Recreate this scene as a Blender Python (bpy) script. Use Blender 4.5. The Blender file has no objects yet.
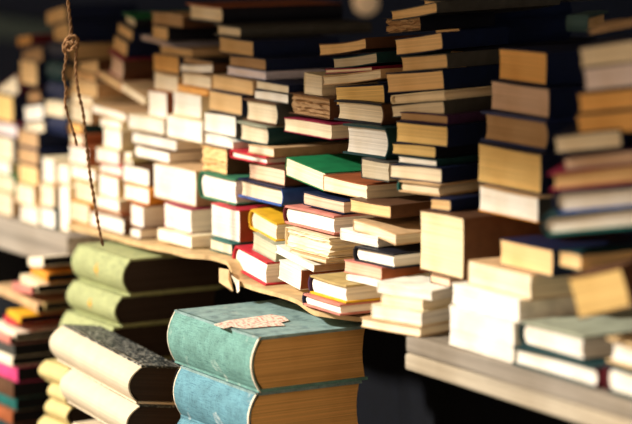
import bpy, bmesh, math, random
from math import sin, cos, tan, atan, atan2, radians as R, pi
from mathutils import Vector, Matrix

# ------------------------------------------------------------------ camera, world, sun, exposure
SC = bpy.context.scene
COL = SC.collection
FPX = 2600.0                      # focal length in pixels of a 632x424 frame
PITCH = atan(362.0 / FPX)         # horizon lies 150 px above the frame
SHELF = 0.80                      # height of the book shelf top
CAMZ = SHELF + 0.454
cam = bpy.data.cameras.new('camera')
cam.sensor_width = 36.0
cam.lens = FPX / 632.0 * 36.0
cam.dof.use_dof = True
cam.dof.focus_distance = 2.63
cam.dof.aperture_fstop = 3.1
cam.clip_start = 0.05
co = bpy.data.objects.new('camera', cam)
co.location = (0, 0, CAMZ)
co.rotation_euler = (pi / 2 - PITCH, 0, 0)
COL.objects.link(co)
SC.camera = co

w = bpy.data.worlds.new('world')
SC.world = w
w.use_nodes = True
nt = w.node_tree
bg = nt.nodes['Background']
bg.inputs['Color'].default_value = (1.0, 0.72, 0.46, 1)
bg.inputs['Strength'].default_value = 0.9

SUN = Vector((-0.90, -0.16, 0.60)).normalized()      # towards the sun
sl = bpy.data.lights.new('sun', 'SUN')
sl.energy = 7.0
sl.angle = R(4.0)
sl.color = (1.0, 0.92, 0.80)
so = bpy.data.objects.new('sun', sl)
so.rotation_euler = SUN.to_track_quat('Z', 'Y').to_euler()
so.location = SUN * 4 + Vector((0, 2, 1))
COL.objects.link(so)

vs = SC.view_settings
vs.view_transform = 'Standard'
vs.look = 'None'
vs.gamma = 1.0
vs.use_curve_mapping = False
vs.exposure = 0.0

rnd = random.Random(11)

# ------------------------------------------------------------------ photo rays to places
_F = Vector((0, cos(PITCH), -sin(PITCH)))
_U = Vector((0, sin(PITCH), cos(PITCH)))
CAM = Vector((0, 0, CAMZ))
def ray(x, y):
    return _F + Vector(((x - 316) / FPX, 0, 0)) - _U * ((y - 212) / FPX)
def on_z(x, y, z):
    r = ray(x, y); return CAM + r * ((z - CAMZ) / r.z)
def at(x, y, d):
    r = ray(x, y); return CAM + r * (d / r.y)
E0 = on_z(632, 402, SHELF)
E1 = on_z(0, 216, SHELF)
EDIR = (E1 - E0).normalized()                       # along the shelf edge, near right to far left
THS = atan2(EDIR.y, -EDIR.x)
INTO = Vector((sin(THS), cos(THS), 0))              # away from the viewer, into the shelf
def depth_at(x, y, s):
    r = ray(x, y)
    k = (s + INTO.dot(E0 - CAM)) / INTO.dot(r)
    return k * r.y

# ------------------------------------------------------------------ materials
MATS = {}
def new_mat(name):
    m = bpy.data.materials.new(name); m.use_nodes = True
    return m, m.node_tree, m.node_tree.nodes['Principled BSDF']
def ramp(t, c0, c1, p0=0.0, p1=1.0):
    n = t.nodes.new('ShaderNodeValToRGB')
    n.color_ramp.elements[0].position = p0; n.color_ramp.elements[0].color = (*c0, 1)
    n.color_ramp.elements[1].position = p1; n.color_ramp.elements[1].color = (*c1, 1)
    return n
def tex(t, scale, detail=3, mapscale=(1, 1, 1), coord='Object'):
    tc = t.nodes.new('ShaderNodeTexCoord'); mp = t.nodes.new('ShaderNodeMapping')
    mp.inputs['Scale'].default_value = mapscale
    t.links.new(tc.outputs[coord], mp.inputs['Vector'])
    n = t.nodes.new('ShaderNodeTexNoise')
    n.inputs['Scale'].default_value = scale; n.inputs['Detail'].default_value = detail
    t.links.new(mp.outputs['Vector'], n.inputs['Vector'])
    return n
def sc(c, k): return tuple(min(1, v * k) for v in c)
def bump(t, b, src, strength, dist=0.001):
    bn = t.nodes.new('ShaderNodeBump')
    bn.inputs['Strength'].default_value = strength; bn.inputs['Distance'].default_value = dist
    t.links.new(src, bn.inputs['Height']); t.links.new(bn.outputs['Normal'], b.inputs['Normal'])
def page_mat(key, c):
    m, t, b = new_mat('pages_' + key)
    lines = tex(t, 1.0, 3, (6, 6, 900))
    blot = tex(t, 22, 3)
    r1 = ramp(t, sc(c, 0.78), sc(c, 1.08), 0.34, 0.62)
    r2 = ramp(t, (0.86, 0.80, 0.70), (1, 1, 1), 0.32, 0.55)
    t.links.new(lines.outputs['Fac'], r1.inputs['Fac']); t.links.new(blot.outputs['Fac'], r2.inputs['Fac'])
    mx = t.nodes.new('ShaderNodeMix'); mx.data_type = 'RGBA'; mx.blend_type = 'MULTIPLY'; mx.inputs[0].default_value = 0.8
    t.links.new(r1.outputs['Color'], mx.inputs[6]); t.links.new(r2.outputs['Color'], mx.inputs[7])
    oi = t.nodes.new('ShaderNodeObjectInfo'); hs = t.nodes.new('ShaderNodeHueSaturation')
    mr = t.nodes.new('ShaderNodeMapRange'); mr.inputs[3].default_value = 0.86; mr.inputs[4].default_value = 1.1
    t.links.new(oi.outputs['Random'], mr.inputs[0]); t.links.new(mr.outputs[0], hs.inputs['Value'])
    t.links.new(mx.outputs[2], hs.inputs['Color']); t.links.new(hs.outputs['Color'], b.inputs['Base Color'])
    b.inputs['Roughness'].default_value = 0.85; b.inputs['Specular IOR Level'].default_value = 0.15
    bump(t, b, lines.outputs['Fac'], 0.5, 0.0006)
    MATS['pg_' + key] = m
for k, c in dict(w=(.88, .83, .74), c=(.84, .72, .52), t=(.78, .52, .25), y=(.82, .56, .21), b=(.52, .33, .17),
                 p=(.74, .52, .38), g=(.60, .52, .38), o=(.78, .43, .14), k=(.050, .034, .026), d=(.016, .016, .020), l=(.78, .68, .68), n=(.78, .62, .38)).items():  # k, d: near-black pages; shade on unlit sides is put into the colour
    page_mat(k, c)
def cover_mat(key, c, rough=0.55, wear=None, weave=False, amt=0.22, wsc=45, thr=(.64, .80)):
    m, t, b = new_mat('cover_' + key)
    n = tex(t, 60, 4)
    r1 = ramp(t, sc(c, 1 - amt), sc(c, 1 + amt), 0.3, 0.7)
    t.links.new(n.outputs['Fac'], r1.inputs['Fac'])
    col = r1.outputs['Color']
    if wear:
        n2 = tex(t, wsc, 8)
        r2 = ramp(t, (0, 0, 0), (1, 1, 1), *thr)
        t.links.new(n2.outputs['Fac'], r2.inputs['Fac'])
        mx = t.nodes.new('ShaderNodeMix'); mx.data_type = 'RGBA'
        t.links.new(r2.outputs['Color'], mx.inputs[0]); t.links.new(col, mx.inputs[6])
        mx.inputs[7].default_value = (*wear, 1); col = mx.outputs[2]
    if weave:
        wx = tex(t, 1.0, 2, (90, 90, 1500)); wy = tex(t, 1.0, 2, (1500, 1500, 90))
        ad = t.nodes.new('ShaderNodeMath'); ad.operation = 'ADD'
        t.links.new(wx.outputs['Fac'], ad.inputs[0]); t.links.new(wy.outputs['Fac'], ad.inputs[1])
        r3 = ramp(t, (0.5, 0.55, 0.6), (1.5, 1.4, 1.3), 0.75, 1.25)
        t.links.new(ad.outputs[0], r3.inputs['Fac'])
        mx = t.nodes.new('ShaderNodeMix'); mx.data_type = 'RGBA'; mx.blend_type = 'MULTIPLY'; mx.inputs[0].default_value = 0.75
        t.links.new(col, mx.inputs[6]); t.links.new(r3.outputs['Color'], mx.inputs[7]); col = mx.outputs[2]
        bump(t, b, ad.outputs[0], 0.4, 0.0006)
    t.links.new(col, b.inputs['Base Color'])
    b.inputs['Roughness'].default_value = rough
    b.inputs['Specular IOR Level'].default_value = 0.25
    MATS[key] = m
for k, c in dict(navy=(.004, .010, .042), black=(.006, .007, .014), brown=(.10, .045, .022), tanc=(.55, .36, .19), cream=(.78, .66, .44),  # navy, black: on spines also stand in for shade on unlit right sides
                 white=(.82, .78, .68), green=(.010, .17, .060), teal=(.010, .11, .10), dteal=(.006, .035, .040), maroon=(.12, .012, .022),
                 red=(.50, .022, .040), crimson=(.24, .010, .045), pink=(.56, .20, .16), blue=(.030, .09, .33), dblue=(.010, .024, .11), yellow=(.72, .40, .02),
                 grey=(.20, .21, .17), dgrey=(.055, .055, .05), orange=(.68, .27, .03), purple=(.045, .018, .06), rust=(.30, .085, .03),
                 mustard=(.45, .33, .13), lilac=(.55, .52, .62), greygreen=(.30, .32, .24), kraft=(.58, .40, .20)).items():
    cover_mat(k, c)
cover_mat('bluecloth', (.105, .235, .22), 0.8, (.45, .55, .52), True)
cover_mat('blueboard', (.17, .27, .28), 0.75, (.36, .42, .40), True)
cover_mat('bluecloth2', (.085, .21, .275), 0.8, (.50, .56, .58), True)
cover_mat('greencloth', (.28, .32, .16), 0.75, None, True, 0.12)
cover_mat('vellum', (.66, .56, .41), 0.6, None, False, 0.06)
cover_mat('vellumyellow', (.62, .50, .22), 0.6, None, False, 0.08)
cover_mat('marbled', (.022, .030, .032), 0.5, (.34, .34, .30), False, 0.6, 260, (.52, .58))
cover_mat('greenworn', (.03, .15, .08), 0.7, (.62, .50, .16))
cover_mat('gilt', (.72, .38, .06), 0.4)
cover_mat('worn', (.80, .70, .55), 0.8)
cover_mat('magenta', (.66, .06, .20), 0.5)
cover_mat('lightblue', (.10, .42, .50), 0.5)
def wood_mat(key, c, k=1.0):
    m, t, b = new_mat(key)
    n = tex(t, 1.0, 6, (3, 120, 120)); n2 = tex(t, 9, 4)
    r1 = ramp(t, sc(c, .62), sc(c, 1.15), .35, .65)
    t.links.new(n.outputs['Fac'], r1.inputs['Fac'])
    r2 = ramp(t, (.7, .66, .6), (1, 1, 1), .35, .6); t.links.new(n2.outputs['Fac'], r2.inputs['Fac'])
    mx = t.nodes.new('ShaderNodeMix'); mx.data_type = 'RGBA'; mx.blend_type = 'MULTIPLY'; mx.inputs[0].default_value = 0.9
    t.links.new(r1.outputs['Color'], mx.inputs[6]); t.links.new(r2.outputs['Color'], mx.inputs[7])
    t.links.new(mx.outputs[2], b.inputs['Base Color'])
    b.inputs['Roughness'].default_value = 0.85; b.inputs['Specular IOR Level'].default_value = 0.15
    bump(t, b, n.outputs['Fac'], 0.5, 0.001)
    MATS[key] = m
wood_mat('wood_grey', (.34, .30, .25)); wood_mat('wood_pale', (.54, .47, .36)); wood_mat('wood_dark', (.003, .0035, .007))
cover_mat('tarp', (.003, .010, .036), 0.95); cover_mat('shadecloth', (.0005, .0012, .004), 1.0); cover_mat('canvas', (.30, .24, .17), 0.9); cover_mat('ground', (.05, .045, .04), 0.95)
cover_mat('twine', (.24, .13, .06), 0.9, None, False, 0.6); cover_mat('tealpaint', (.035, .075, .080), 0.7)
cover_mat('paper', (.86, .76, .58), 0.85, None, False, 0.08); cover_mat('frosted', (.70, .55, .38), 0.4)
def label_mat():
    m, t, b = new_mat('torn_label')
    n = tex(t, 1.0, 3, (160, 420, 1))
    r1 = ramp(t, (.55, .17, .14), (.80, .68, .56), .40, .50); t.links.new(n.outputs['Fac'], r1.inputs['Fac'])
    t.links.new(r1.outputs['Color'], b.inputs['Base Color']); b.inputs['Roughness'].default_value = .8
    MATS['label'] = m
label_mat()

# ------------------------------------------------------------------ object helpers
def link(name, mesh, parent=None, mat=None):
    o = bpy.data.objects.new(name, mesh); COL.objects.link(o)
    if parent: o.parent = parent
    if mat and mesh: mesh.materials.append(MATS[mat])
    return o
def empty(name, mw):
    o = bpy.data.objects.new(name, None); COL.objects.link(o); o.matrix_world = mw
    o.empty_display_size = 0.02
    return o
def tag(o, label=None, cat=None, group=None, kind=None):
    for k, v in (('label', label), ('category', cat), ('group', group), ('kind', kind)):
        if v: o[k] = v
    return o
def mesh_from(name, vs_, fs, smooth=False):
    me = bpy.data.meshes.new(name); me.from_pydata(vs_, [], fs); me.update()
    bm = bmesh.new(); bm.from_mesh(me); bmesh.ops.recalc_face_normals(bm, faces=bm.faces[:]); bm.to_mesh(me); bm.free()
    if smooth:
        for p in me.polygons: p.use_smooth = True
    return me
def grid_solid(nx, ny, nz, fn):
    """surface of an nx*ny*nz lattice solid; fn(i/nx, j/ny, k/nz, i, j, k) -> position"""
    idx, V, Fs = {}, [], []
    def v(i, j, k):
        if (i, j, k) not in idx:
            idx[(i, j, k)] = len(V); V.append(fn(i / nx, j / ny, k / nz, i, j, k))
        return idx[(i, j, k)]
    for i in range(nx):
        for j in range(ny):
            for k in (0, nz): Fs.append((v(i, j, k), v(i + 1, j, k), v(i + 1, j + 1, k), v(i, j + 1, k)))
        for k in range(nz):
            for j in (0, ny): Fs.append((v(i, j, k), v(i + 1, j, k), v(i + 1, j, k + 1), v(i, j, k + 1)))
    for j in range(ny):
        for k in range(nz):
            for i in (0, nx): Fs.append((v(i, j, k), v(i, j + 1, k), v(i, j + 1, k + 1), v(i, j, k + 1)))
    return V, Fs
def box_mesh(name, dx, dy, dz, bev=0.002, seg=2):
    """box with its base centre at the origin, softened edges"""
    bm = bmesh.new(); bmesh.ops.create_cube(bm, size=1.0)
    for v_ in bm.verts: v_.co = Vector((v_.co.x * dx, v_.co.y * dy, (v_.co.z + .5) * dz))
    bmesh.ops.bevel(bm, geom=bm.edges[:], offset=bev, segments=seg, affect='EDGES', profile=.5)
    me = bpy.data.meshes.new(name); bm.to_mesh(me); bm.free(); return me

# ------------------------------------------------------------------ the book
SPMAP = {'F': lambda p, q, a, b: (-a / 2 + p, -b / 2 + q), 'B': lambda p, q, a, b: (a / 2 - p, b / 2 - q),
         'R': lambda p, q, a, b: (a / 2 - q, -b / 2 + p), 'L': lambda p, q, a, b: (-a / 2 + q, b / 2 - p)}
def build_book(mw, a, b, t, style, sp, page, cov, opt):
    """a along the front, b into the pile, t thick.  style h hardback, p paperback, r ragged; sp = side the spine is on"""
    names = {'h': 'hardback_book', 'p': 'paperback_book', 'r': 'ragged_book'}
    root = empty(opt.get('name', names[style]), mw)
    l, wd = (a, b) if sp in 'FB' else (b, a)
    mp = SPMAP[sp]
    bend, warp, rg = opt.get('bend', 0.0), rnd.uniform(-1, 1) * (0.0003 if opt.get('keep') else 0.0012), random.Random(rnd.random())
    def out(p, q, z):
        x, y = mp(p, q, a, b)
        z += bend * (x / a + .5) ** 2 + bend * 0.0 + warp * sin(3 * x / a + 1) * (z / t)
        return (x, y, z)
    if style == 'h':
        tc = min(opt.get('tc', .0025), t * .16); ov = opt.get('ov', .003); bulge = opt.get('bulge', min(.006, t * .22)); conc = opt.get('conc', min(.003, t * .12))
    elif style == 'p':
        tc = .001; ov = .0003; bulge = .0008; conc = 0.0008
    else:
        tc = .0006; ov = .0; bulge = .001; conc = 0
    arc = lambda f: bulge * (2 * f - 1) ** 2            # q of the spine's outer skin at height fraction f
    jit = {'h': .0003, 'p': .0005, 'r': .005}[style]
    nz = {'h': 6, 'p': 6, 'r': 14}[style]
    offs = [(rg.uniform(-1, 0) * jit, rg.uniform(-1, 0) * jit, rg.uniform(-1, 0) * jit) for _ in range(nz + 1)]
    th = tc + .0012 if style == 'h' else tc
    def pg(u, v, w_, i, j, k):
        o1, o2, o3 = offs[k]
        f = w_
        q0 = arc(f) + th; q1 = wd - ov - conc * (1 - (2 * f - 1) ** 2) + o3
        p0, p1 = ov - o1, l - ov + o2
        z = tc + (t - 2 * tc) * w_
        if style == 'r' and 0 < k < nz: z += rg.uniform(-1, 1) * .0009
        if style == 'r': p0 -= rg.uniform(-.6, 1) * .0012
        return out(p0 + (p1 - p0) * u, q0 + (q1 - q0) * v, z)
    V, Fs = grid_solid(10, 12 if style == 'r' else 5, nz, pg)
    link('page_block', mesh_from('page_block', V, Fs), root, 'pg_' + page)
    def board(z0, z1, name, ccol, e=0.0):
        q0 = bulge * .85
        cu = rg.uniform(-.0006, .0006)
        def bf(u, v, w_, i, j, k):
            return out(l * u, q0 + (wd - q0) * v, z0 + (z1 - z0) * w_ + e * v * v + (cu * (2 * u - 1) ** 3 * v if style == 'p' else 0))
        V, Fs = grid_solid(10, 5, 1, bf)
        link(name, mesh_from(name, V, Fs), root, ccol)
    top = opt.get('top', cov); bot = opt.get('bot', cov)
    board(0, tc, 'back_cover', bot)
    board(t - tc, t, 'front_cover', top)
    sw = tc * .8
    def spf(u, v, w_, i, j, k):
        f = w_
        return out(l * u, arc(f) + sw * v, t * f)
    V, Fs = grid_solid(10, 1, 10, spf)
    s_ = link('spine', mesh_from('spine', V, Fs, False), root, opt.get('spine', cov))
    def on_spine(p, f, lift): return out(p, arc(f) - lift, t * f)
    if opt.get('gilt'):
        V, Fs = [], []
        n = 14
        V.append(on_spine(l * opt['gilt'], .52, .0003))
        for i in range(n):
            aa = 2 * pi * i / n
            rr = 1 + .35 * cos(aa * 4)
            V.append(on_spine(l * opt['gilt'] + .0038 * rr * cos(aa), .52 + .16 * rr * sin(aa), .0003))
        for i in range(n): Fs.append((0, 1 + i, 1 + (i + 1) % n))
        link('gilt_emblem', mesh_from('gilt_emblem', V, Fs), s_, 'gilt')
    if opt.get('edges'):                                 # bare, worn edges of the cloth at both ends of the spine
        for p0 in (0.0, l):
            V, Fs = [], []
            m_ = 26
            for i in range(m_ + 1):
                f = i / m_
                wdt = .0010 + .0010 * rg.random()
                sgn = 1 if p0 == 0 else -1
                for dp, lf in ((-.0003 * sgn, .0000), (wdt * sgn, .0003), (wdt * sgn, -.0010), (-.0003 * sgn, -.0010)):
                    V.append(on_spine(p0 + dp, f, lf))
            for i in range(m_):
                for c in range(4):
                    Fs.append((i * 4 + c, i * 4 + (c + 1) % 4, i * 4 + 4 + (c + 1) % 4, i * 4 + 4 + c))
            Fs.append((0, 1, 2, 3)); Fs.append(tuple(m_ * 4 + c for c in range(4)))
            tag(link('worn_edge', mesh_from('worn_edge', V, Fs), s_, 'worn'), 'pale frayed cloth edge')
    return root

# ------------------------------------------------------------------ reading a book's place off the photograph
SPECS = []
def solve(x_l, y_l, xc, yt, yb, d, th, side=None):
    C = at(xc, yt, d); B = at(xc, yb, d)
    uh = Vector((-cos(th), sin(th), 0)); vh = Vector((sin(th), cos(th), 0))
    q = (x_l - 316) / FPX
    dep = lambda P: (P - CAM).dot(_F)
    a = (q * dep(C) - C.x) / (uh.x - q * uh.y * cos(PITCH))
    phi = 0.0
    if y_l is not None:
        L = at(x_l, y_l, (C + uh * a).y)
        phi = atan2(L.z - C.z, a); a = math.hypot(L.z - C.z, a)
    b = None
    if side:
        q = (side - 316) / FPX
        b = (q * dep(C) - C.x) / (vh.x - q * vh.y * cos(PITCH))
    return C, B, a, phi, b
# the thin board sags between its supports and rides over the green volumes: height above SHELF at photo column x
BUMP = [(60, .0165), (120, .0165), (150, .018), (190, .022), (218, .026), (229, .025), (241, .007), (268, .006), (300, .006), (325, .001), (345, 0), (420, 0)]
def bump_at(x):
    if x < 70 or x > 420: return 0.0
    for (x0, h0), (x1, h1) in zip(BUMP, BUMP[1:]):
        if x0 <= x <= x1:
            f = (x - x0) / (x1 - x0); f = f * f * (3 - 2 * f)
            return h0 + (h1 - h0) * f
STACKS = []
def stack(key, place, s, th, books, cat='book', **kw):
    """books run from the top of the pile down: (left x, left y or None, corner x, top y, bottom y, style+spine+pages, cover, look, options)"""
    out = []
    for bk in books:
        x_l, y_l, xc, yt, yb, sty, cov, look = bk[:8]
        opt = dict(bk[8]) if len(bk) > 8 else {}
        t_ = opt.get('th', th)
        if t_ >= 60: t_ = math.degrees(THS)
        elif t_ > 30: t_ = max(30, math.degrees(THS) - (62 - t_) * .7)
        t_ = R(t_)
        ss = opt.get('s', s)
        d = opt.get('d', kw.get('d'))
        if not d:
            if s < .15:                                  # the piles lean back a little as they rise
                ss = .004 + opt.get('ds', 0)
                for _ in range(4): ss = .004 + opt.get('ds', 0) + .35 * max(0, at(xc, (yt + yb) / 2, depth_at(xc, (yt + yb) / 2, ss)).z - SHELF - .01)
            d = depth_at(xc, (yt + yb) / 2, ss)
        C, B, a, phi, b = solve(x_l, y_l, xc, yt, yb, d, t_, opt.get('xr'))
        if phi and kw.get('phi') is not None: phi = R(kw['phi'])
        t = (C.z - B.z) * cos(phi)
        out.append(dict(key=key, place=place, s=ss, d=d, th=t_, x=C.x, y=C.y, zt=C.z, zb=B.z, a=a, t=t, phi=phi,
                        b=b if b and opt.get('keep') else max(b or 0, opt.get('b') or (min(.18, max(.1, a * 1.4)) if a < .14 else max(.11, a * .72))),
                        sty=sty, cov=cov, look=look, opt=opt, cat=cat))
    STACKS.append((out, kw))
def settle(out, kw):
    """close the seams inside one pile and give it something to stand on"""
    for i in range(len(out) - 2, -1, -1):
        lo, hi = out[i + 1], out[i]
        if abs(hi['zb'] - lo['zt']) < .012 and not hi['opt'].get('free'):
            hi['zb'] = lo['zt'] + .0002
            hi['t'] = max(.004, (hi['zt'] - hi['zb']) * cos(hi['phi']))
    base = kw.get('base')
    low = out[-1]
    if base is None:
        P = Vector((low['x'], low['y'], 0)); se = (P - Vector((E0.x, E0.y, 0))).dot(EDIR)
        base = 0
        for f in (0, .25, .5, .75, 1):
            Q = Vector((E0.x, E0.y, SHELF)) + EDIR * (se + low['a'] * f)
            base = max(base, SHELF + bump_at(316 + FPX * Q.x / (Q - CAM).dot(_F)) + .0006)
    gap = low['zb'] - base
    low_like = kw.get('base') is not None
    if gap < .014 and low['phi'] == 0 and not low['opt'].get('free'):
        low['zb'] = base + .0003; low['t'] = low['zt'] - low['zb']
    elif gap > .002 and kw.get('fill', True):
        z = low['zb'] - .0004
        if low['phi']: z -= abs(math.sin(low['phi'])) * low['a'] * (1 if low['phi'] < 0 else 0)
        if low['opt'].get('psi'): z -= .012
        n = max(1, round((z - base) / (.045 if low_like else .034))); h = (z - base) / n
        for i in range(n):
            f = dict(low); f.update(zt=z, zb=z - h + .0002, t=h - .0002, phi=0.0, opt={k: v for k, v in low['opt'].items() if k in ('bulge', 'tc', 'keep')})
            if not low_like:
                f.update(sty='pR' + rnd.choice('ct'), cov=rnd.choice(['navy', 'black', 'brown', 'dteal', 'dgrey']), a=low['a'] * rnd.uniform(.9, 1.0), b=min(low['b'], .16), opt={})
            if kw.get('fsty'): f.update(sty=kw['fsty'], cov='navy')
            f['look'] = 'lower volume hidden' if low_like else 'dark-covered paperback mostly hidden'
            out.append(f); z -= h
    SPECS.extend(out)

def frame(s):
    uh = Vector((cos(s['th']), -sin(s['th']), 0)); ey = Vector((sin(s['th']), cos(s['th']), 0))
    ex = uh * cos(s['phi']) - Vector((0, 0, 1)) * sin(s['phi'])
    ez = ex.cross(ey)
    psi = R(s['opt'].get('psi', 0))
    ey, ez = ey * cos(psi) + ez * sin(psi), ez * cos(psi) - ey * sin(psi)
    C = Vector((s['x'], s['y'], s['zt'])) if s['phi'] else Vector((s['x'], s['y'], s['zb']))
    base = C - (ez * s['t'] if s['phi'] else Vector((0, 0, 0))) - ex * (s['a'] / 2) + ey * (s['b'] / 2)
    m = Matrix((ex, ey, ez)).transposed().to_4x4(); m.translation = base
    return m
ORD = ['', 'second', 'third', 'fourth', 'fifth', 'sixth', 'seventh', 'eighth', 'ninth', 'tenth', 'eleventh', 'twelfth', 'thirteenth',
       'fourteenth', 'fifteenth', 'sixteenth', 'seventeenth', 'eighteenth', 'nineteenth', 'twentieth']

# ------------------------------------------------------------------ the piles of books, right to left
stack('front far right', 'the plank\'s rightmost pair', .004, 66, [
    (607, None, 690, 359, 384, 'hBw', 'kraft', 'white-paged book with kraft cover'),
    (604, None, 690, 388, 418, 'hLw', 'dteal', 'white-paged book with dark blue cover', dict(spine='maroon')),
])
stack('front right teal', 'the teal-boarded pair on the plank', .004, 70, [
    (519, None, 583, 337, 356, 'hLw', 'dteal', 'hardback with worn grey-green top board', dict(top='greygreen')),
    (512, None, 598, 370, 389, 'hRw', 'dteal', 'white-paged hardback with maroon spine', dict(spine='maroon', tc=.0018)),
])
stack('right leaning', 'the leaning right pile', .012, 70, [
    (499, None, 547, 53, 86, 'pRo', 'navy', 'chunky orange-brown paged paperback'),
    (491, None, 549.5, 88, 115, 'pRp', 'navy', 'pinkish-brown paged paperback'),
    (481, None, 549, 121, 151, 'hRb', 'navy', 'dark blue hardback with brown pages', dict(spine='navy', top='dblue', bot='dblue')),
    (478, None, 541.6, 154, 196, 'pRy', 'navy', 'thick yellow-paged paperback'),
    (479, None, 538.6, 197, 223, 'pRw', 'orange', 'white-paged paperback with orange bottom cover', dict(top='tanc', spine='dgrey')),
    (500, None, 553, 250, 277, 'pRt', 'navy', 'tan-paged paperback pushed to the right'),
    (468, None, 531, 275, 299, 'pLc', 'tanc', 'cream-paged paperback with orange-lit side'),
    (452, None, 519, 300, 322, 'pRw', 'white', 'bright white paperback'),
    (449, None, 514, 323, 360, 'pRw', 'white', 'thick bright white paperback'),
])
stack('far right shaded', 'the pile cut by the right edge', .05, 14, [
    (580, 54, 662, 38, 50, 'pRc', 'navy', 'dull yellow-paged paperback'),
    (583, 70, 662, 60, 75, 'pRl', 'dgrey', 'pale pinkish-paged paperback'),
    (577, 90, 662, 84, 97, 'pRo', 'navy', 'brown-paged paperback'),
    (576, 115, 662, 106, 116, 'pRo', 'black', 'brown-paged black-topped book', dict(name='paperback_book')),
    (554, 137, 621, 130, 146, 'pRc', 'navy', 'short light tan paperback'),
    (563, 154, 662, 148, 160, 'pRp', 'purple', 'pinkish-paged book with purple cover'),
    (548, 174, 662, 162, 177, 'hRt', 'crimson', 'tan-paged hardback with magenta cover', dict(tc=.0016)),
    (552, 192, 662, 181, 197, 'hLw', 'navy', 'white-paged hardback with navy cover', dict(bot='blue')),
    (541, 220, 662, 205, 226, 'hLw', 'dteal', 'white-paged hardback with teal cover', dict(bot='teal')),
    (559, None, 580, 255, 271, 'pBt', 'dteal', 'small sunlit-ended book', dict(th=62, xr=655, d=2.21)),
], d=2.17, fill=False, phi=-7.2)
stack('yellow block', 'on the worn grey-green hardback at right', .03, 22, [
    (568, 279, 621, 266, 309, 'pRy', 'brown', 'thick yellow block of a book leaning', dict(b=.07)),
], d=2.13, fill=False)

stack('teal folder', 'upright behind the far right pile', .05, 20, [
    (566, None, 588, 16, 32, 'hFt', 'tealpaint', 'small dark teal folder', dict(b=.08)),
], d=2.42, fill=False)
stack('strip', 'atop the pile cut by the right edge', .05, 14, [
    (589, 30, 662, 16, 20, 'pRt', 'tanc', 'thin tan magazine tilted', dict(name='magazine')),
], d=2.24, fill=False)
stack('yellow square', 'the square yellow pile', .02, 62, [
    (420, None, 464, 219, 273, 'pRn', 'brown', 'thick square pale yellow paperback with brown spine', dict(xr=500)),
    (430, None, 450, 275, 288, 'pLp', 'dteal', 'thin pinkish book', dict(ds=.02)),
], fill=False)
stack('front low', 'the low pile beside the plank', .004, 40, [
    (377, None, 432, 290, 299, 'pLw', 'white', 'thin white-covered booklet with pink mark', dict(xr=451)),
    (381, None, 423, 300, 311, 'pLc', 'cream', 'cream paperback', dict(xr=449)),
    (371, None, 422, 312, 326, 'pLw', 'cream', 'white-paged paperback', dict(xr=449)),
    (361, None, 420, 327, 334, 'pBc', 'tanc', 'thin tan paperback with dark side', dict(xr=440)),
])
stack('front mustard', 'the mustard-topped pair', .0, 63, [
    (308, None, 346, 285, 301, 'hLw', 'mustard', 'white-paged hardback with mustard boards', dict(ds=-.016, xr=405, bot='yellow', spine='purple', tc=.002)),
    (302, None, 340, 304, 322, 'hLw', 'pink', 'white-paged hardback with pink boards', dict(ds=-.016, xr=378, spine='navy', tc=.002)),
])
stack('white folded', 'the white pair beside the mustard book', .004, 76, [
    (276, 248, 314.5, 265, 271, 'pRw', 'white', 'thin white paperback overhanging', dict(xr=343, spine='tanc')),
    (279, 260, 302, 271, 291, 'pRw', 'white', 'white paperback with reddish spine', dict(spine='rust', b=.12)),
], fill=False, phi=7)
stack('ragged sunlit', 'under the pink hardback', .012, 72, [
    (285, None, 329, 238, 258, 'rLc', 'cream', 'ragged sunlit paperback with crumpled pages', dict(xr=352)),
    (290, None, 326, 259, 264, 'pLc', 'tanc', 'thin tan paperback below the ragged one', dict(b=.1)),
], fill=False)
stack('pink', 'above the ragged sunlit paperback', .01, 70, [
    (273.5, None, 334, 216.5, 235, 'hLw', 'pink', 'sunlit pink hardback with white pages', dict(spine='maroon', tc=.002, b=.10)),
], fill=False)
stack('red front', 'the yellow and red pile', .004, 73, [
    (249, 210, 277, 223, 243, 'hLc', 'yellow', 'worn yellow hardback', dict(xr=286, spine='yellow', tc=.0018)),
    (253, 236, 277, 245, 260, 'pRg', 'greygreen', 'thin greenish-white paperback', dict(b=.1)),
    (233, 246, 267, 263, 287, 'hLw', 'red', 'bright red hardback with cream pages', dict(xr=280, tc=.002)),
], fill=False, phi=8)
stack('teal red', 'the frayed-green-topped pile', .010, 68, [
    (198, None, 235.5, 179, 206, 'hLw', 'greenworn', 'white-paged book with frayed green cover', dict(spine='greenworn', tc=.0022)),
    (211, None, 240, 210, 243, 'pRw', 'teal', 'white-paged paperback with red spine', dict(spine='rust', xr=253, top='red')),
    (210, None, 232, 244, 257, 'pRc', 'teal', 'cream-paged paperback under the red-spined one'),
])
stack('grey green', 'the pile holding the grey-green hardback', .03, 73, [
    (256, None, 289, 85, 94, 'pRc', 'navy', 'thin tan-paged paperback', dict(xr=316)),
    (254, None, 288.5, 95, 102, 'pRw', 'dgrey', 'thin white paperback', dict(xr=318)),
    (243, None, 278, 104, 122, 'hRc', 'brown', 'dark hardback with curved cream pages', dict(spine='dgrey', tc=.0018)),
    (235, None, 269, 127, 147, 'hRc', 'dteal', 'large grey-green hardback', dict(top='greygreen', xr=320, tc=.002, spine='dteal')),
    (248, None, 274, 149, 154, 'pRc', 'tanc', 'very thin tan booklet', dict(b=.1)),
    (228.5, None, 266, 157, 170, 'hLw', 'red', 'thin red hardback', dict(xr=284, tc=.0018)),
    (249, None, 285, 170, 186, 'pRp', 'brown', 'pale pinkish paperback'),
    (236.5, None, 283, 188, 207, 'hRc', 'blue', 'blue hardback with shadowed cream pages', dict(top='navy', tc=.002, b=.1)),
], fill=False)
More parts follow.
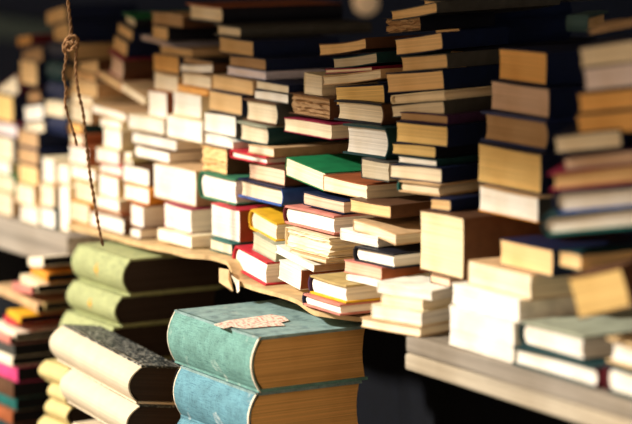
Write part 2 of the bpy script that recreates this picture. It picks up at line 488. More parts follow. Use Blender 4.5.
stack('green top', 'the vivid green pile', .035, 73, [
    (284, None, 331, 125, 140, 'pBc', 'crimson', 'paperback with crimson top cover', dict(xr=340)),
    (286, 157, 325, 173, 192, 'pLc', 'green', 'vivid green paperback lying open to the sun', dict(xr=360)),
    (323, None, 367, 184, 200, 'pLc', 'tanc', 'cream paperback with rusty top edge', dict(xr=397, s=.03, top='rust', th=66)),
], fill=False)
stack('shadow tan', 'tucked in shadow behind the pink hardback', .06, 70, [
    (303, None, 344, 201, 214, 'pLp', 'navy', 'tan paperback half in shadow', dict(b=.08)),
], fill=False)
stack('ragged brown', 'above the crimson-topped paperback', .05, 73, [
    (304, None, 322, 75, 97, 'pLc', 'cream', 'upright-looking cream block of pages', dict(b=.07)),
    (289, None, 330, 99, 120, 'rRb', 'brown', 'ragged brown paperback with torn pages', dict(b=.09)),
], fill=False)
stack('front black tan', 'the pile left of the yellow square', .008, 55, [
    (353, None, 396, 228, 245, 'pLc', 'tanc', 'tan paperback curling at its left', dict(xr=418, bend=-.006)),
    (340, None, 378, 236, 247, 'pLw', 'white', 'white curled paperback', dict(free=1, s=-.004, b=.05)),
    (353, None, 394, 254, 267, 'hLw', 'black', 'white-paged hardback with black boards', dict(xr=420, tc=.0018)),
    (344, None, 382, 268, 280, 'pRp', 'pink', 'thin pinkish reddish-spined paperback', dict(xr=420, spine='rust')),
    (346, None, 378, 281, 287, 'pLw', 'white', 'thin white paperback sliding left', dict(b=.09)),
], fill=False)
stack('white hard', 'the shaded centre pile', .07, 50, [
    (319, 48, 366, 41, 51, 'pRt', 'brown', 'tan paperback with curved pages', dict(xr=392, bend=.004)),
    (333, 61, 377, 55, 66, 'pRg', 'dteal', 'greyish paperback', dict(bend=.003, xr=400)),
    (325, 70, 372, 66, 72, 'pRc', 'crimson', 'thin crimson-covered paperback', dict(xr=402)),
    (323, 80, 381, 73, 82, 'pRc', 'tanc', 'cream paperback curling upward', dict(bend=.004)),
    (335, 88, 384, 84, 101, 'pRy', 'navy', 'yellow-paged paperback'),
    (334, None, 384, 105, 126, 'hRc', 'black', 'hardback with black boards', dict(tc=.0022, spine='brown')),
    (343, None, 389, 129, 158, 'hRw', 'dteal', 'thick white-paged hardback in dark green boards', dict(tc=.0022)),
    (361, None, 389, 162, 182, 'pLg', 'dgrey', 'grey-tan paperback', dict(b=.1)),
    (350, None, 391, 205, 219, 'pRt', 'brown', 'tan paperback with dark side', dict(xr=428)),
], fill=False, phi=-6)
stack('shaded middle', 'the shaded pile right of centre', .085, 40, [
    (391, 14, 437, 5, 15, 'pRt', 'dgrey', 'thin curled tan paperback', dict(xr=560, bend=.003)),
    (384, 26, 420, 15, 33, 'rRb', 'black', 'ragged book with torn dark pages', dict(xr=570, name='ragged_book')),
    (395, 43, 442, 34, 52, 'pRt', 'navy', 'tan paperback in shade', dict(bend=.002, xr=500)),
    (401, 60, 447, 53, 67, 'pRt', 'dgrey', 'right-shifted tan paperback', dict(xr=500)),
    (386, 76, 443, 69, 89, 'pRt', 'navy', 'wide tan paperback', dict(xr=500)),
    (390, 94, 445, 91, 99, 'hLc', 'cream', 'thin cream-wrapped book', dict(tc=.0012, xr=490)),
    (391, 104, 444, 101, 115, 'pRc', 'dgrey', 'cream paperback with grey spine', dict(xr=492)),
    (400, None, 448, 116, 125, 'pRb', 'purple', 'dark purple recessed book', dict(s=.10)),
    (396, None, 448, 126, 146, 'pRy', 'navy', 'thick yellow-tan paperback', dict(xr=480)),
    (392, None, 436, 147, 159, 'pRy', 'black', 'yellow-tan paperback pulled left', dict(b=.1)),
    (398, None, 437, 160, 168, 'pRw', 'dteal', 'thin pale paperback', dict(xr=478)),
    (390, None, 442, 169, 180, 'pRc', 'navy', 'cream paperback with dark spine', dict(xr=478)),
    (397, None, 440, 185, 199, 'hLc', 'greygreen', 'cream hardback with pale green edge', dict(xr=478, spine='teal', tc=.0016, top='tanc', bot='tanc')),
    (430, None, 451, 200, 212, 'pRt', 'navy', 'short tan book'),
], fill=False, phi=-7)
stack('big dark folios', 'the upper right folios', .20, 40, [
    (420, None, 455, 1, 9, 'hRt', 'dgrey', 'thin dark folio', dict(xr=640, tc=.0015)),
    (425, None, 460, 10, 24, 'hRt', 'navy', 'dark navy folio', dict(xr=572)),
    (430, None, 462, 25, 48, 'hRt', 'navy', 'thick dark navy folio', dict(xr=572)),
    (432, None, 468, 50, 78, 'hRt', 'black', 'black folio', dict(xr=600)),
    (432, None, 468, 80, 108, 'hRt', 'navy', 'navy folio in shadow', dict(xr=600)),
    (432, None, 468, 110, 138, 'hRt', 'black', 'black folio in shadow', dict(xr=600)),
], fill=True)
stack('top folios', 'the top left folios', .09, 76, [
    (184, None, 223, 7, 21, 'hRc', 'black', 'large folio with faded red cover', dict(xr=343, top='rust', tc=.002)),
    (214, None, 241, 27, 35, 'hRc', 'dgrey', 'thin wide dark folio', dict(xr=372, tc=.0015)),
    (219, None, 253.4, 41, 58, 'pRt', 'navy', 'tan-paged paperback', dict(xr=322)),
    (229, None, 266, 60, 71, 'pRb', 'navy', 'brown-paged paperback', dict(xr=320)),
    (227, None, 266, 72, 80, 'pRl', 'lilac', 'lilac-white paperback', dict(xr=304, spine='lilac')),
], fill=False)
stack('tan column', 'the tan column', .05, 70, [
    (212, None, 253, 81, 94, 'pRt', 'tanc', 'tan-paged paperback'),
    (208.5, None, 242, 95, 115, 'pRt', 'navy', 'thick tan paperback'),
    (203, None, 236, 117, 138, 'pRw', 'dgrey', 'white-paged paperback'),
    (205, None, 233, 139, 148, 'pRw', 'white', 'bright white curled paperback', dict(bend=-.004)),
    (200, None, 227, 149, 176, 'rRt', 'brown', 'ragged paperback with torn tan pages'),
], fill=False)
stack('bright column', 'the sunlit white column', .02, 66, [
    (183, None, 213, 61, 67, 'pRb', 'black', 'thin brown-paged paperback'),
    (180, None, 213, 68, 75, 'pRw', 'brown', 'white curled booklet', dict(bend=.004)),
    (182, None, 211, 77, 89, 'pRc', 'tanc', 'cream paperback'),
    (177, None, 208, 90, 95, 'pRo', 'orange', 'thin orange-covered paperback'),
    (167.5, None, 201, 96, 117, 'pRw', 'cream', 'brilliant white thick paperback'),
    (165, None, 201.6, 121, 139, 'pLw', 'cream', 'white paperback with dark left edge', dict(spine='brown')),
    (132, None, 176, 140, 151, 'pLw', 'brown', 'white paperback with shaded brown side', dict(xr=200)),
    (135, None, 169, 152, 168, 'pLw', 'brown', 'white paperback sticking out left', dict(xr=199)),
    (152, None, 196, 172, 207, 'pRw', 'tanc', 'very thick white paperback with grey shadow'),
    (164, None, 191, 209, 233, 'pLw', 'crimson', 'white paperback with dark red cover', dict(xr=208)),
    (157.5, None, 191.5, 237, 254, 'pLw', 'cream', 'white paperback on the shelf edge', dict(xr=209)),
])
stack('dark upper', 'the jumble left of the folios', .05, 66, [
    (152, None, 183, 16, 25, 'pRb', 'brown', 'brown book with mottled cover', dict(xr=212, top='tanc')),
    (152, None, 168, 27, 35, 'pRt', 'black', 'small tan-paged book with black side', dict(xr=210)),
    (141, 35, 182, 44, 49, 'pRp', 'lilac', 'bent white booklet sticking out', dict(bend=-.006)),
    (160, None, 192, 50, 55, 'pRt', 'tanc', 'thin bent tan booklet', dict(xr=226)),
    (153, None, 179, 57, 72, 'pRo', 'navy', 'orange-tan paperback'),
    (154, None, 178, 76, 88, 'pRc', 'kraft', 'sunlit cream paperback'),
    (148, None, 167, 93, 119, 'pRw', 'rust', 'white block of a paperback'),
    (128, None, 164, 121, 135, 'pRw', 'cream', 'bright white paperback'),
], fill=False)
stack('fan', 'the fanned upper pile', .09, 66, [
    (123, 12, 136, 20, 31, 'hRc', 'black', 'narrow cream-paged book with green top', dict(xr=153, top='green')),
    (118, 22, 133, 31, 43, 'pRt', 'navy', 'tan-paged paperback', dict(xr=152)),
    (114, 35, 128, 43, 53, 'pRt', 'navy', 'pinkish-tan paperback', dict(xr=152)),
    (109, 46, 125, 60, 78, 'hRp', 'crimson', 'crimson hardback with dark brown side', dict(xr=153, spine='brown')),
    (98, 75, 122, 86, 98, 'pLt', 'tanc', 'tan-paged book with red spine edge', dict(spine='red', name='paperback_book')),
    (121, 87, 145, 97, 106, 'pLc', 'tanc', 'cream-paged book with red tip', dict(free=1, spine='red')),
], fill=False, phi=12)
stack('left white jumble', 'the pile right of the twine', .015, 62, [
    (92, 104, 126, 114, 124, 'pRw', 'tanc', 'long white paperback slanting down'),
    (100, None, 121, 122, 130, 'pRw', 'cream', 'short white paperback'),
    (103, None, 121, 131, 150, 'pRw', 'cream', 'cream-white paperback'),
    (96, None, 119, 152, 166, 'pRw', 'tanc', 'white paperback with olive edge', dict(top='mustard')),
    (100, None, 122, 168, 177, 'pRw', 'red', 'white paperback with red corner'),
    (95, None, 118, 178, 199, 'pRw', 'kraft', 'thick white paperback'),
    (96, None, 119, 201, 212, 'pRw', 'cream', 'cream paperback'),
    (98, None, 121, 214, 219, 'pRc', 'rust', 'thin paperback with reddish cover'),
    (90, None, 124, 220, 247, 'pRw', 'brown', 'thick cream bottom book'),
])
stack('second white', 'the pile beside the sunlit column', .012, 66, [
    (124, None, 131, 154, 160, 'pRw', 'cream', 'narrow white paperback with ochre line', dict(xr=140)),
    (123, None, 133, 161, 168, 'pRw', 'mustard', 'white paperback with pale mustard cover', dict(xr=140)),
    (122, None, 149, 170, 187, 'pRw', 'brown', 'thick white paperback'),
    (124, None, 149, 189, 201, 'pRw', 'orange', 'white paperback with orange spine'),
    (128, None, 143, 206, 227, 'pLw', 'rust', 'cream paperback with reddish-brown side', dict(xr=163)),
    (130, None, 140, 230, 249, 'pLw', 'brown', 'white paperback near the board', dict(xr=157)),
])
stack('twine pile', 'the pile behind the twine', .05, 60, [
    (79, 62, 98, 60, 70, 'pRt', 'brown', 'tan book end'),
    (72, None, 96, 74, 83, 'rRt', 'brown', 'ragged tan book'),
    (72, None, 97, 84, 96, 'pRt', 'tanc', 'tan paperback'),
    (72, None, 92, 98, 106, 'pRc', 'cream', 'cream paperback'),
    (71, None, 91, 107, 122, 'pRc', 'tanc', 'cream-orange paperback'),
    (70, None, 82, 124, 135, 'pRo', 'dteal', 'orange-paged paperback'),
    (70, None, 83, 136, 147, 'pRc', 'rust', 'cream booklet with rust cover'),
    (69, None, 88, 149, 168, 'pRw', 'rust', 'bright white paperback'),
    (71, None, 95, 170, 183, 'pRw', 'kraft', 'white paperback'),
    (72, None, 95, 185, 203, 'pRc', 'mustard', 'cream paperback with olive line'),
    (70, None, 89, 205, 228, 'pRc', 'orange', 'cream book with orange cover'),
])
stack('left third', 'the tilted far-left pile', .04, 62, [
    (46, 18, 66, 6, 17, 'pRt', 'navy', 'tilted tan paperback'),
    (53, 31, 69, 22, 33, 'pRt', 'navy', 'tilted tan-paged book'),
    (47, None, 66, 43, 62, 'hFt', 'navy', 'navy-spined hardback in shadow'),
    (46, None, 63, 64, 83, 'hFt', 'dteal', 'dark teal-spined hardback in shadow'),
    (46, None, 65, 85, 102, 'hFt', 'navy', 'dark navy hardback in shadow'),
    (45, None, 65, 104, 118, 'pRc', 'cream', 'cream-white paperback'),
    (47, None, 66, 120, 137, 'hFt', 'navy', 'navy hardback in shadow'),
    (57, None, 69, 166, 186, 'pRw', 'cream', 'white paperback'),
    (59, None, 69, 188, 228, 'pRw', 'cream', 'thick white paperback'),
], phi=-10)
stack('left dark', 'the dark far-left pile', .045, 62, [
    (17, 42, 31, 34, 42, 'pRo', 'maroon', 'small tilted tan book'),
    (22, 53, 42, 47, 60, 'pRb', 'navy', 'brown-paged book'),
    (18, None, 37, 62, 82, 'pRt', 'navy', 'thick tan-paged paperback', dict(xr=66)),
    (25, 93, 40, 89, 103, 'rRb', 'navy', 'ragged brown-paged book', dict(xr=66)),
    (24, 110, 43, 104, 117, 'pRw', 'navy', 'cream-white paperback', dict(xr=64)),
    (24, 124, 44, 121, 131, 'pRc', 'navy', 'thin cream paperback', dict(xr=64)),
    (18, None, 38, 133, 150, 'pRb', 'navy', 'navy-sided book in shadow', dict(xr=60)),
    (18, None, 38, 151, 166, 'pRb', 'navy', 'dark book in shadow', dict(xr=60)),
    (18, None, 38, 168, 182, 'pRt', 'brown', 'small brown book'),
    (16, None, 34, 188, 207, 'pRc', 'tanc', 'tan-cream paperback'),
    (20, None, 38, 210, 224, 'pRw', 'cream', 'white paperback at the plank'),
], phi=-8)
stack('left second', 'the low pale far-left pile', .02, 62, [
    (42, None, 54, 160, 182, 'pRw', 'cream', 'white paperback', dict(b=.08)),
    (40, None, 54, 186, 207, 'pRc', 'tanc', 'rounded cream paperback', dict(b=.08)),
    (40, None, 55, 211, 226, 'pRw', 'dteal', 'white paperback with dark green edge', dict(b=.08)),
])
stack('left edge', 'the pile cut by the left edge', .03, 62, [
    (-6, 90, 16, 74, 88, 'pRc', 'maroon', 'slanting cream book'),
    (-8, None, 13, 96, 124, 'pRy', 'navy', 'thick yellow-lit paperback'),
    (-8, None, 17, 126, 138, 'pRl', 'maroon', 'white paperback with plum edge'),
    (-8, None, 13, 139, 161, 'pRc', 'navy', 'thick cream paperback'),
    (-8, None, 10, 163, 176, 'pRw', 'cream', 'white paperback'),
    (-8, None, 14, 178, 193, 'pRc', 'green', 'cream paperback with green edge'),
    (-8, None, 12, 195, 211, 'pRc', 'tanc', 'tan-cream paperback on the plank'),
])
# ---- big volumes on the lower board in front of and below the shelf
LOW = .55
stack('blue volumes', 'the blue pair in the foreground', -.10, 62, [
    (167, None, 251, 338, 391, 'hFo', 'bluecloth', 'thick blue-green cloth volume with a torn label', dict(xr=368, top='blueboard', edges=1, bulge=.010, tc=.003, ov=.002, keep=1, label='thick blue-green cloth volume with torn label, upper of the foreground pair')),
    (173, None, 248, 394, 447, 'hFo', 'bluecloth2', 'thick blue cloth volume', dict(xr=362, top='blueboard', edges=1, bulge=.010, tc=.003, ov=.002, keep=1, label='thick blue cloth volume directly under the blue-green one with torn label')),
], d=2.477, base=LOW, pin=1)
stack('white volumes', 'the cream spines left of the blue volumes', -.09, 62, [
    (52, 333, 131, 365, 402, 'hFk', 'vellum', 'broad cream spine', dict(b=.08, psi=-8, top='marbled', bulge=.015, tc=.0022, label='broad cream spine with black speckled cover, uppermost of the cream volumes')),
    (62, 378, 129, 404, 441, 'hFk', 'vellum', 'second broad cream spine', dict(b=.08, psi=-8, top='marbled', bulge=.015, tc=.0022, label='broad cream spine with dark page end under the uppermost cream volume')),
], d=2.64, base=LOW, phi=4)
stack('yellow volumes', 'behind the cream spines', -.07, 62, [
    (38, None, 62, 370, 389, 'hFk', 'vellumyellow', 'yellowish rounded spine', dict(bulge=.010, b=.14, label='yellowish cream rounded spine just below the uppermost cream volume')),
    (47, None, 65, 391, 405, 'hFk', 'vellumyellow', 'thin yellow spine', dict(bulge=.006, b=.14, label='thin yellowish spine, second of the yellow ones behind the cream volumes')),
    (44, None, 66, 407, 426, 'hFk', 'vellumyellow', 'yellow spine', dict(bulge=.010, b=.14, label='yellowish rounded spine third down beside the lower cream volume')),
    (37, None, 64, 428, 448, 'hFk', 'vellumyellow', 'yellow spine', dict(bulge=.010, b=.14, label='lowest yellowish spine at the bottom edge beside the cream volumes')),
], d=2.83, base=LOW)
stack('green volumes', 'the green cloth volumes under the shelf edge', -.08, 62, [
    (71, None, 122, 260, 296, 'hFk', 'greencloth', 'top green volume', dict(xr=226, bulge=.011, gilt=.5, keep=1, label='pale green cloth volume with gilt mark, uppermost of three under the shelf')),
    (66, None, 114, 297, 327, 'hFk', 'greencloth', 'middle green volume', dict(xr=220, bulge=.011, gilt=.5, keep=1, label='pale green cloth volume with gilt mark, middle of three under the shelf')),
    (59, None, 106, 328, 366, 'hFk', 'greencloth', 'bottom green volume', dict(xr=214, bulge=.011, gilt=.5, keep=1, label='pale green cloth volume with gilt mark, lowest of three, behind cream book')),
], d=2.83, base=LOW, pin=1, fill=False)
stack('magazines', 'the dim lower-left heap', -.075, 62, [
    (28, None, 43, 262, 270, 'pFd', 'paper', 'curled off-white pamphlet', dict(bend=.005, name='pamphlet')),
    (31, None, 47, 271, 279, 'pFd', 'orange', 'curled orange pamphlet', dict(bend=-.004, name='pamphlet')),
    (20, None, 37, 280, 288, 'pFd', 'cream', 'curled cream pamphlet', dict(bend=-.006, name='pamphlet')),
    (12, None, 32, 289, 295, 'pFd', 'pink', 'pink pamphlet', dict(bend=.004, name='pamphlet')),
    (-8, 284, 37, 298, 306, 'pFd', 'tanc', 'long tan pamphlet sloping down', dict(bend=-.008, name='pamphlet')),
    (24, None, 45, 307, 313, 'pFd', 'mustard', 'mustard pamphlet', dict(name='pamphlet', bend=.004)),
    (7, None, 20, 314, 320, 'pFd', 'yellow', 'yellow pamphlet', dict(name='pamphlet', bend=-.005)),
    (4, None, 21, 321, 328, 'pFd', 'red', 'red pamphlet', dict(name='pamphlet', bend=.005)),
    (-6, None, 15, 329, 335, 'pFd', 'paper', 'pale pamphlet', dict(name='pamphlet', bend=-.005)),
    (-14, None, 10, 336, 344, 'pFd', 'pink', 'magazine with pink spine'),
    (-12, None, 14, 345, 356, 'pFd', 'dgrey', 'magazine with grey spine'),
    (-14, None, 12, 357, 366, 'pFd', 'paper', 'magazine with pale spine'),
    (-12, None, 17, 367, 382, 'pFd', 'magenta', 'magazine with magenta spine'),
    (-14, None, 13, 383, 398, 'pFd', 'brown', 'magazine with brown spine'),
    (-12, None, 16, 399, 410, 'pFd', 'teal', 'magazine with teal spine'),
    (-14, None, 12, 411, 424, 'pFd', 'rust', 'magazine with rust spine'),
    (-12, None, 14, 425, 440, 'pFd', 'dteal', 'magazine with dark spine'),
], cat='magazine', d=2.99, base=LOW)


# ------------------------------------------------------------------ keep piles from running into each other
def foot(s, b=None):
    b = s['b'] if b is None else b
    e = .0004
    ex = Vector((cos(s['th']), -sin(s['th']))) * cos(s['phi']); ey = Vector((sin(s['th']), cos(s['th'])))
    C = Vector((s['x'], s['y'])); a = s['a']
    return [C - ex * e + ey * e, C - ex * (a - e) + ey * e, C - ex * (a - e) + ey * (b - e), C - ex * e + ey * (b - e)]
def hit(P, Q):
    for poly in (P, Q):
        for i in range(4):
            e = poly[(i + 1) % 4] - poly[i]; n = Vector((-e.y, e.x))
            pa = [n.dot(v) for v in P]; qa = [n.dot(v) for v in Q]
            if max(pa) <= min(qa) or max(qa) <= min(pa): return False
    return True
def zr(s):
    dz = math.sin(s['phi']) * s['a']
    lo, hi = s['zt'] - s['t'] / cos(s['phi']) if s['phi'] else s['zb'], s['zt']
    return min(lo, lo + dz), max(hi, hi + dz)
for out, kw in STACKS: settle(out, kw)
BAD = []
for i, A in enumerate(SPECS):
    for B in SPECS[i + 1:]:
        if A['key'] == B['key']: continue
        za, zb = zr(A), zr(B)
        if min(za[1], zb[1]) - max(za[0], zb[0]) < .0015: continue
        if not hit(foot(A), foot(B)): continue
        done = False
        order = ((A, B), (B, A)) if A['s'] <= B['s'] else ((B, A), (A, B))
        for ka in (1, .97, .94, .91, .88, .84):
            for f, g in order:
                if f['opt'].get('keep'): continue
                a0, b0 = f['a'], f['b']
                f['a'] = a0 * ka
                b = b0
                while b > .05 and hit(foot(f, b), foot(g)): b -= .004
                if not hit(foot(f, b), foot(g)):
                    f['b'] = b; done = True; break
                f['a'] = a0
            if done: break
        if not done: BAD.append((A['key'], A['look'], B['key'], B['look']))
counts = {}
for s in SPECS:
    k = counts[s['key']] = counts.get(s['key'], 0) + 1
    sty = s['sty']
    if s['cat'] == 'magazine': s['opt'].setdefault('name', 'magazine')
    o = build_book(frame(s), s['a'], s['b'], max(.003, s['t']), sty[0], sty[1], sty[2], s['cov'], s['opt'])
    n_in = sum(1 for q in SPECS if q['key'] == s['key'])
    if n_in == 1: lab = s['look'] + ' ' + s['place']
    elif k == 1: lab = s['look'] + ', top of ' + s['place']
    else: lab = s['look'] + ', ' + ORD[k - 1] + ' from top of ' + s['place']
    tag(o, s['opt'].get('label', lab), 'pamphlet' if s['opt'].get('name') == 'pamphlet' else s['cat'], 'books in ' + s['place'] if n_in > 1 else None)
    s['obj'] = o

# ------------------------------------------------------------------ the stall
def place(o, m, kind=None): 
    o.matrix_world = m
    if kind: o['kind'] = kind
    return o
def along(s, d_in, z):
    """matrix at distance s along the shelf edge from the near right, d_in behind it"""
    ex = -EDIR; ey = INTO; ez = Vector((0, 0, 1))
    m = Matrix((ex, ey, ez)).transposed().to_4x4()
    m.translation = Vector((E0.x, E0.y, 0)) + EDIR * s + INTO * d_in + Vector((0, 0, z)); return m
def s_of(x, y): return (on_z(x, y, SHELF) - E0).dot(EDIR)
def vary(me, amt, seed):
    r = random.Random(seed)
    for v in me.vertices: v.co.z += r.uniform(-amt, amt)
# planks carrying the books
s405 = s_of(405, 335); s190 = s_of(170, 266)
L = s405 + .45; c = s405 - L / 2
def plank(L, W, T, mat): return box_mesh('plank', L, W, T, .002)
root = empty('shelf_plank', along(c, .211, SHELF - .034)); 
up = link('upper_board', box_mesh('upper_board', L, .42, .0165, .0025), root, 'wood_grey'); up.location = (0, .0, .0175)
lo = link('lower_board', box_mesh('lower_board', L, .42, .016, .0025), root, 'wood_pale'); lo.location = (0, -.001, .001)
tag(root, 'weathered double wooden plank carrying the right-hand books', 'plank', 'shelf planks')
sL = s_of(72, 237)
NS = 160
def sag(u, v, w_, i, j, k):
    s_ = s405 + .003 + (sL - s405 - .006) * u
    Q = E0 + EDIR * s_
    x = 316 + FPX * Q.x / (Q - CAM).dot(_F)
    wob = .0025 * sin(s_ * 21 + 1) + .002 * sin(s_ * 47)
    P = Q + INTO * (-.006 + .022 * max(0, min(1, (x - 325) / 25)) * (1 - v) + wob * (1 - v) + .41 * v)
    return Vector((P.x, P.y, SHELF + bump_at(max(72, x)) - (.0045 if k == 0 else 0)))
V, Fs = grid_solid(NS, 4, 1, sag)
o = link('sagging_board', mesh_from('sagging_board', V, Fs), None, 'kraft')
tag(o, 'thin sagging brown board under the central piles', 'board')
L = 1.6
root = empty('shelf_plank', along(sL + L / 2 + .002, .205, SHELF - .040))
o = link('board', box_mesh('board', L, .42, .040, .003), root, 'wood_grey')
tag(root, 'thick weathered grey plank under the far left piles', 'plank', 'shelf planks')

# torn brown paper hanging from the edge of the thin board
def scrap(name, pts, d_off, label, mat='kraft', cat='paper scrap', group=None):
    V, Fs = [], []
    n = len(pts)
    for i, (x, y) in enumerate(pts):
        r = ray(x, y); k = (d_off + INTO.dot(E0 - CAM)) / INTO.dot(r)
        p = CAM + r * k
        V.append(p + INTO * .004 * sin(i * 2.1)); 
    for i in range(n): V.append(V[i] + INTO * .0006)
    Fs.append(tuple(range(n))); Fs.append(tuple(range(n, 2 * n)))
    for i in range(n): Fs.append((i, (i + 1) % n, n + (i + 1) % n, n + i))
    c = sum(V, Vector()) / len(V)
    o = link(name, mesh_from(name, [v - c for v in V], Fs), None, mat); o.location = c
    return tag(o, label, cat, group)
scrap('paper_scrap', [(219, 268), (226, 270), (231, 279), (233, 291), (229, 292), (222, 282)], -.012, 'curled brown paper scrap hanging below the thin board', 'kraft', 'paper scrap', 'paper scraps under the shelf')
scrap('paper_scrap', [(231, 275), (236, 281), (242, 291), (237, 293), (233, 286)], -.012, 'smaller pale paper scrap hanging beside the brown one', 'paper', 'paper scrap', 'paper scraps under the shelf')

# lower board, trestle, ground, back of the stall
m = along(.9, -.05, LOW - .03)
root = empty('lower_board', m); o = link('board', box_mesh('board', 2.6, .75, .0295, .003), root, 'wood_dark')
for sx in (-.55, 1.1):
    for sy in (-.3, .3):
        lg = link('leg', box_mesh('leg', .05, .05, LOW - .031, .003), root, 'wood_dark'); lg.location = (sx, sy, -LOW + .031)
tag(root, 'dark wooden lower board standing below the book shelf', 'table')
for pi_, s_ in enumerate((.02, 1.0, 2.0)):
    o = link('shelf_post', box_mesh('shelf_post', .05, .05, SHELF - .043 - LOW, .003), None, 'wood_dark')
    o.matrix_world = along(s_, .24, LOW); tag(o, ['right', 'middle', 'left'][pi_] + ' dark wooden post holding the planks above the lower board', 'post', 'posts under the shelf')
me = box_mesh('floor', 9, 9, .05, .001); o = link('floor', me, None, 'ground'); o.location = (0, 2, -.05); o['kind'] = 'structure'
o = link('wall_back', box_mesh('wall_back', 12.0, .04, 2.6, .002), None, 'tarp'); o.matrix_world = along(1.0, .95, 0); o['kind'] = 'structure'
# pale painted rail on the back wall
o = link('trim_1', box_mesh('trim_1', 2.2, .03, .035, .003), None, 'tealpaint')
p = at(19, 30, depth_at(19, 30, .90)); o.matrix_world = along(1.0, .94, 0); 
o.matrix_world = along((p - E0).dot(EDIR), .915, p.z - .0175); o['kind'] = 'structure'

# unseen canvas awning: front edge shaped to throw the shade on the upper books
shade_edge_px = [(-60, 62), (50, 84), (110, 80), (200, 82), (262, 96), (345, 140), (460, 185), (570, 222), (660, 225)]
AZ = 1.78
EDG = []
for (x, y) in shade_edge_px:
    r = ray(x, y); k = (.03 + INTO.dot(E0 - CAM)) / INTO.dot(r); p = CAM + r * k
    EDG.append(p + SUN * ((AZ - p.z) / SUN.z))
V = []; n = len(EDG)
for p in EDG: V.append(p)
for p in EDG: V.append(p + INTO * 2.6 + Vector((0, 0, .10)))
V = [V[0] + EDIR * 4.0] + V[:n] + [V[n - 1] - EDIR * 1.0] + [V[n] + EDIR * 4.0] + V[n:] + [V[2 * n - 1] - EDIR * 1.0]  # left end stretched far out to keep the back wall in shade
n += 2
Vt = V + [v + Vector((0, 0, .004)) for v in V]
Fs = []
for i in range(n - 1):
    Fs.append((i, i + 1, n + i + 1, n + i)); Fs.append((2 * n + i, 2 * n + i + 1, 3 * n + i + 1, 3 * n + i))
    Fs.append((i, i + 1, 2 * n + i + 1, 2 * n + i)); Fs.append((n + i, n + i + 1, 3 * n + i + 1, 3 * n + i))
Fs.append((0, n, 3 * n, 2 * n)); Fs.append((n - 1, 2 * n - 1, 4 * n - 1, 3 * n - 1))
o = link('shade_awning', mesh_from('shade_awning', Vt, Fs), None, 'canvas'); o['kind'] = 'structure'

# label stuck on the upper blue volume
bk = [s for s in SPECS if s['key'] == 'blue volumes'][0]
ro = bk['obj']
cov = [ch for ch in ro.children if ch.name.startswith('front_cover')][0]
inv = ro.matrix_world.inverted()
ztop = bk['zt'] + .0004
P = [inv @ on_z(x, y, ztop) for x, y in [(214, 325), (228, 321), (250, 318), (271, 315), (284, 317), (289, 321), (281, 323), (285, 326), (268, 327), (246, 329), (232, 327), (224, 329)]]
V = [Vector((p.x, p.y, bk['t'] + .0006)) for p in P] + [Vector((p.x, p.y, bk['t'] + .0011)) for p in P]
n = len(P)
Fs = [tuple(range(n)), tuple(range(n, 2 * n))] + [(i, (i + 1) % n, n + (i + 1) % n, n + i) for i in range(n)]
lb = link('paper_label', mesh_from('paper_label', V, Fs), cov, 'label'); tag(lb, 'torn whitish paper label with faded red print')

# twine
def tube(name, pts, rad, mat, parent=None, strands=2, twist=70, seed=0):
    """twisted cord: strands wound round a smooth path"""
    P = []
    for i in range(len(pts) - 1):
        p0, p1, p2, p3 = (pts[max(0, i - 1)], pts[i], pts[i + 1], pts[min(len(pts) - 1, i + 2)])
        m_ = max(3, int((p2 - p1).length / .004))
        for k in range(m_):
            t = k / m_
            P.append(.5 * ((2 * p1) + (p2 - p0) * t + (2 * p0 - 5 * p1 + 4 * p2 - p3) * t * t + (3 * p1 - p0 - 3 * p2 + p3) * t ** 3))
    P.append(pts[-1])
    V, Fs = [], []
    acc = 0
    ang = []
    for i, p in enumerate(P):
        if i: acc += (P[i] - P[i - 1]).length * twist * 6
        ang.append(acc)
    for st in range(strands):
        off = len(V); ns = 6
        for i, p in enumerate(P):
            tg = (P[min(i + 1, len(P) - 1)] - P[max(i - 1, 0)]).normalized()
            a_ = tg.cross(Vector((.3, 1, .2))).normalized(); b_ = tg.cross(a_)
            th_ = ang[i] + st * 2 * pi / strands
            c_ = p + (a_ * cos(th_) + b_ * sin(th_)) * rad * .55
            for j in range(ns):
                f = 2 * pi * j / ns
                V.append(c_ + (a_ * cos(f) + b_ * sin(f)) * rad * .62)
        for i in range(len(P) - 1):
            for j in range(ns):
                Fs.append((off + i * ns + j, off + i * ns + (j + 1) % ns, off + (i + 1) * ns + (j + 1) % ns, off + (i + 1) * ns + j))
        Fs.append(tuple(off + j for j in range(ns))); Fs.append(tuple(off + (len(P) - 1) * ns + j for j in range(ns)))
    return link(name, mesh_from(name, V, Fs, True), parent, mat)
TD = 2.72
def tp(*pp): return [at(x, y, TD + (e[0] if e else 0)) for x, y, *e in pp]
tw = tube('hanging_twine', tp((66, -60), (67, -10), (69, 10), (71, 30), (70, 36), (65, 42), (64, 50), (68, 47), (73, 40), (76, 36), (78, 42), (76, 55), (76, 75), (79, 95), (83, 112), (86, 140), (90, 175), (95, 205), (99, 228), (103, 246)), 0.0019, 'twine')
tag(tw, 'knotted brown twine hanging in front of the left piles', 'twine')
s2 = tube('loose_strand', tp((70, 36, .004), (66, 40, .006), (63, 48), (66, 56), (65, 66), (63, 76), (66, 88), (65, 103), (68, 116), (73, 130), (77, 146)), .0017, 'twine', tw)
s3 = tube('knot', tp((69, 37, -.003), (74, 36, -.005), (77, 40, -.003), (74, 47, -.006), (69, 51, -.004), (66, 47, -.003), (69, 42, -.004), (73, 44, -.006)), .0018, 'twine', tw)


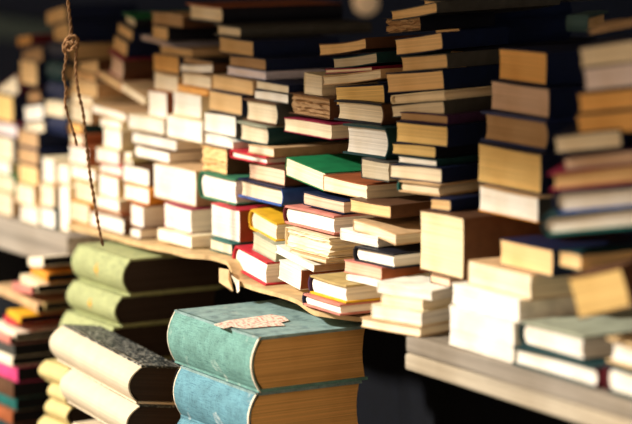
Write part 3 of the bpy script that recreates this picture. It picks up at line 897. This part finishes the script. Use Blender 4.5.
# books and pamphlets standing upright
def upright(name, xt, yt, d, wpx, lean, yaw, cov, page, label, depth, z0, cat='book', group=None, sp='F', sty='h'):
    T = at(xt, yt, d); h = (T.z - z0) / cos(R(lean)); tk = wpx * d / FPX
    base = Vector((T.x - sin(R(lean)) * h * cos(R(yaw)), T.y - sin(R(lean)) * h * sin(R(yaw)), z0 + abs(sin(R(lean))) * tk))
    lie = Matrix(((0, 0, 1, 0), (0, 1, 0, 0), (-1, 0, 0, 0), (0, 0, 0, 1)))
    m = Matrix.Translation(base) @ Matrix.Rotation(R(yaw), 4, 'Z') @ Matrix.Rotation(R(lean), 4, 'Y') @ Matrix.Translation((-tk / 2, depth / 2, h / 2)) @ lie
    o = build_book(m, h, depth, tk, sty, sp, page, cov, dict(name=name, tc=.0015))
    return tag(o, label, cat, group)
upright('hardback_book', 46, 138, depth_at(46, 138, .10), 6, -5, -math.degrees(THS), 'green', 'w', 'green-covered hardback standing upright with white page edge at far left', .10, SHELF + .0005, sp='B')

# added near-black cloth stands in for the shade under the shelf
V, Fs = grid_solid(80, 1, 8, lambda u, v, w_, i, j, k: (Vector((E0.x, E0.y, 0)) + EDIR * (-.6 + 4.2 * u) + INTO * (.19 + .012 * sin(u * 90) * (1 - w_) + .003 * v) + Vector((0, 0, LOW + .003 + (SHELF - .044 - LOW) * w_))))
o = link('shade_cloth', mesh_from('shade_cloth', V, Fs), None, 'shadecloth'); tag(o, 'added near-black cloth standing in for the shade under the book shelf', 'cloth')

# dim bulb far behind
m_, t_, b_ = new_mat('bulb_glass'); b_.inputs['Base Color'].default_value = (.8, .6, .4, 1)
b_.inputs['Emission Color'].default_value = (1, .66, .36, 1); b_.inputs['Emission Strength'].default_value = .16; MATS['bulb'] = m_
bp = at(366, 0, 3.55)
bulb = empty('light_bulb', Matrix.Translation(bp))
prof = [(0, -.021), (.008, -.0195), (.015, -.014), (.018, -.005), (.0165, .005), (.011, .014), (.0075, .020), (.007, .026)]
def lathe(prof, n=20):
    V, Fs = [], []
    for r_, z in prof:
        for i in range(n): V.append((r_ * cos(2 * pi * i / n), r_ * sin(2 * pi * i / n), z))
    for k in range(len(prof) - 1):
        for i in range(n): Fs.append((k * n + i, k * n + (i + 1) % n, (k + 1) * n + (i + 1) % n, (k + 1) * n + i))
    return V, Fs
V, Fs = lathe(prof); link('glass', mesh_from('glass', V, Fs, True), bulb, 'bulb')
V, Fs = lathe([(.0, .024), (.009, .025), (.009, .045), (.004, .052), (.0025, .053), (.0025, AZ + .08 - bp.z)]); link('socket', mesh_from('socket', V, Fs, True), bulb, 'black')
tag(bulb, 'dim warm bulb hanging far behind the centre piles', 'light bulb')
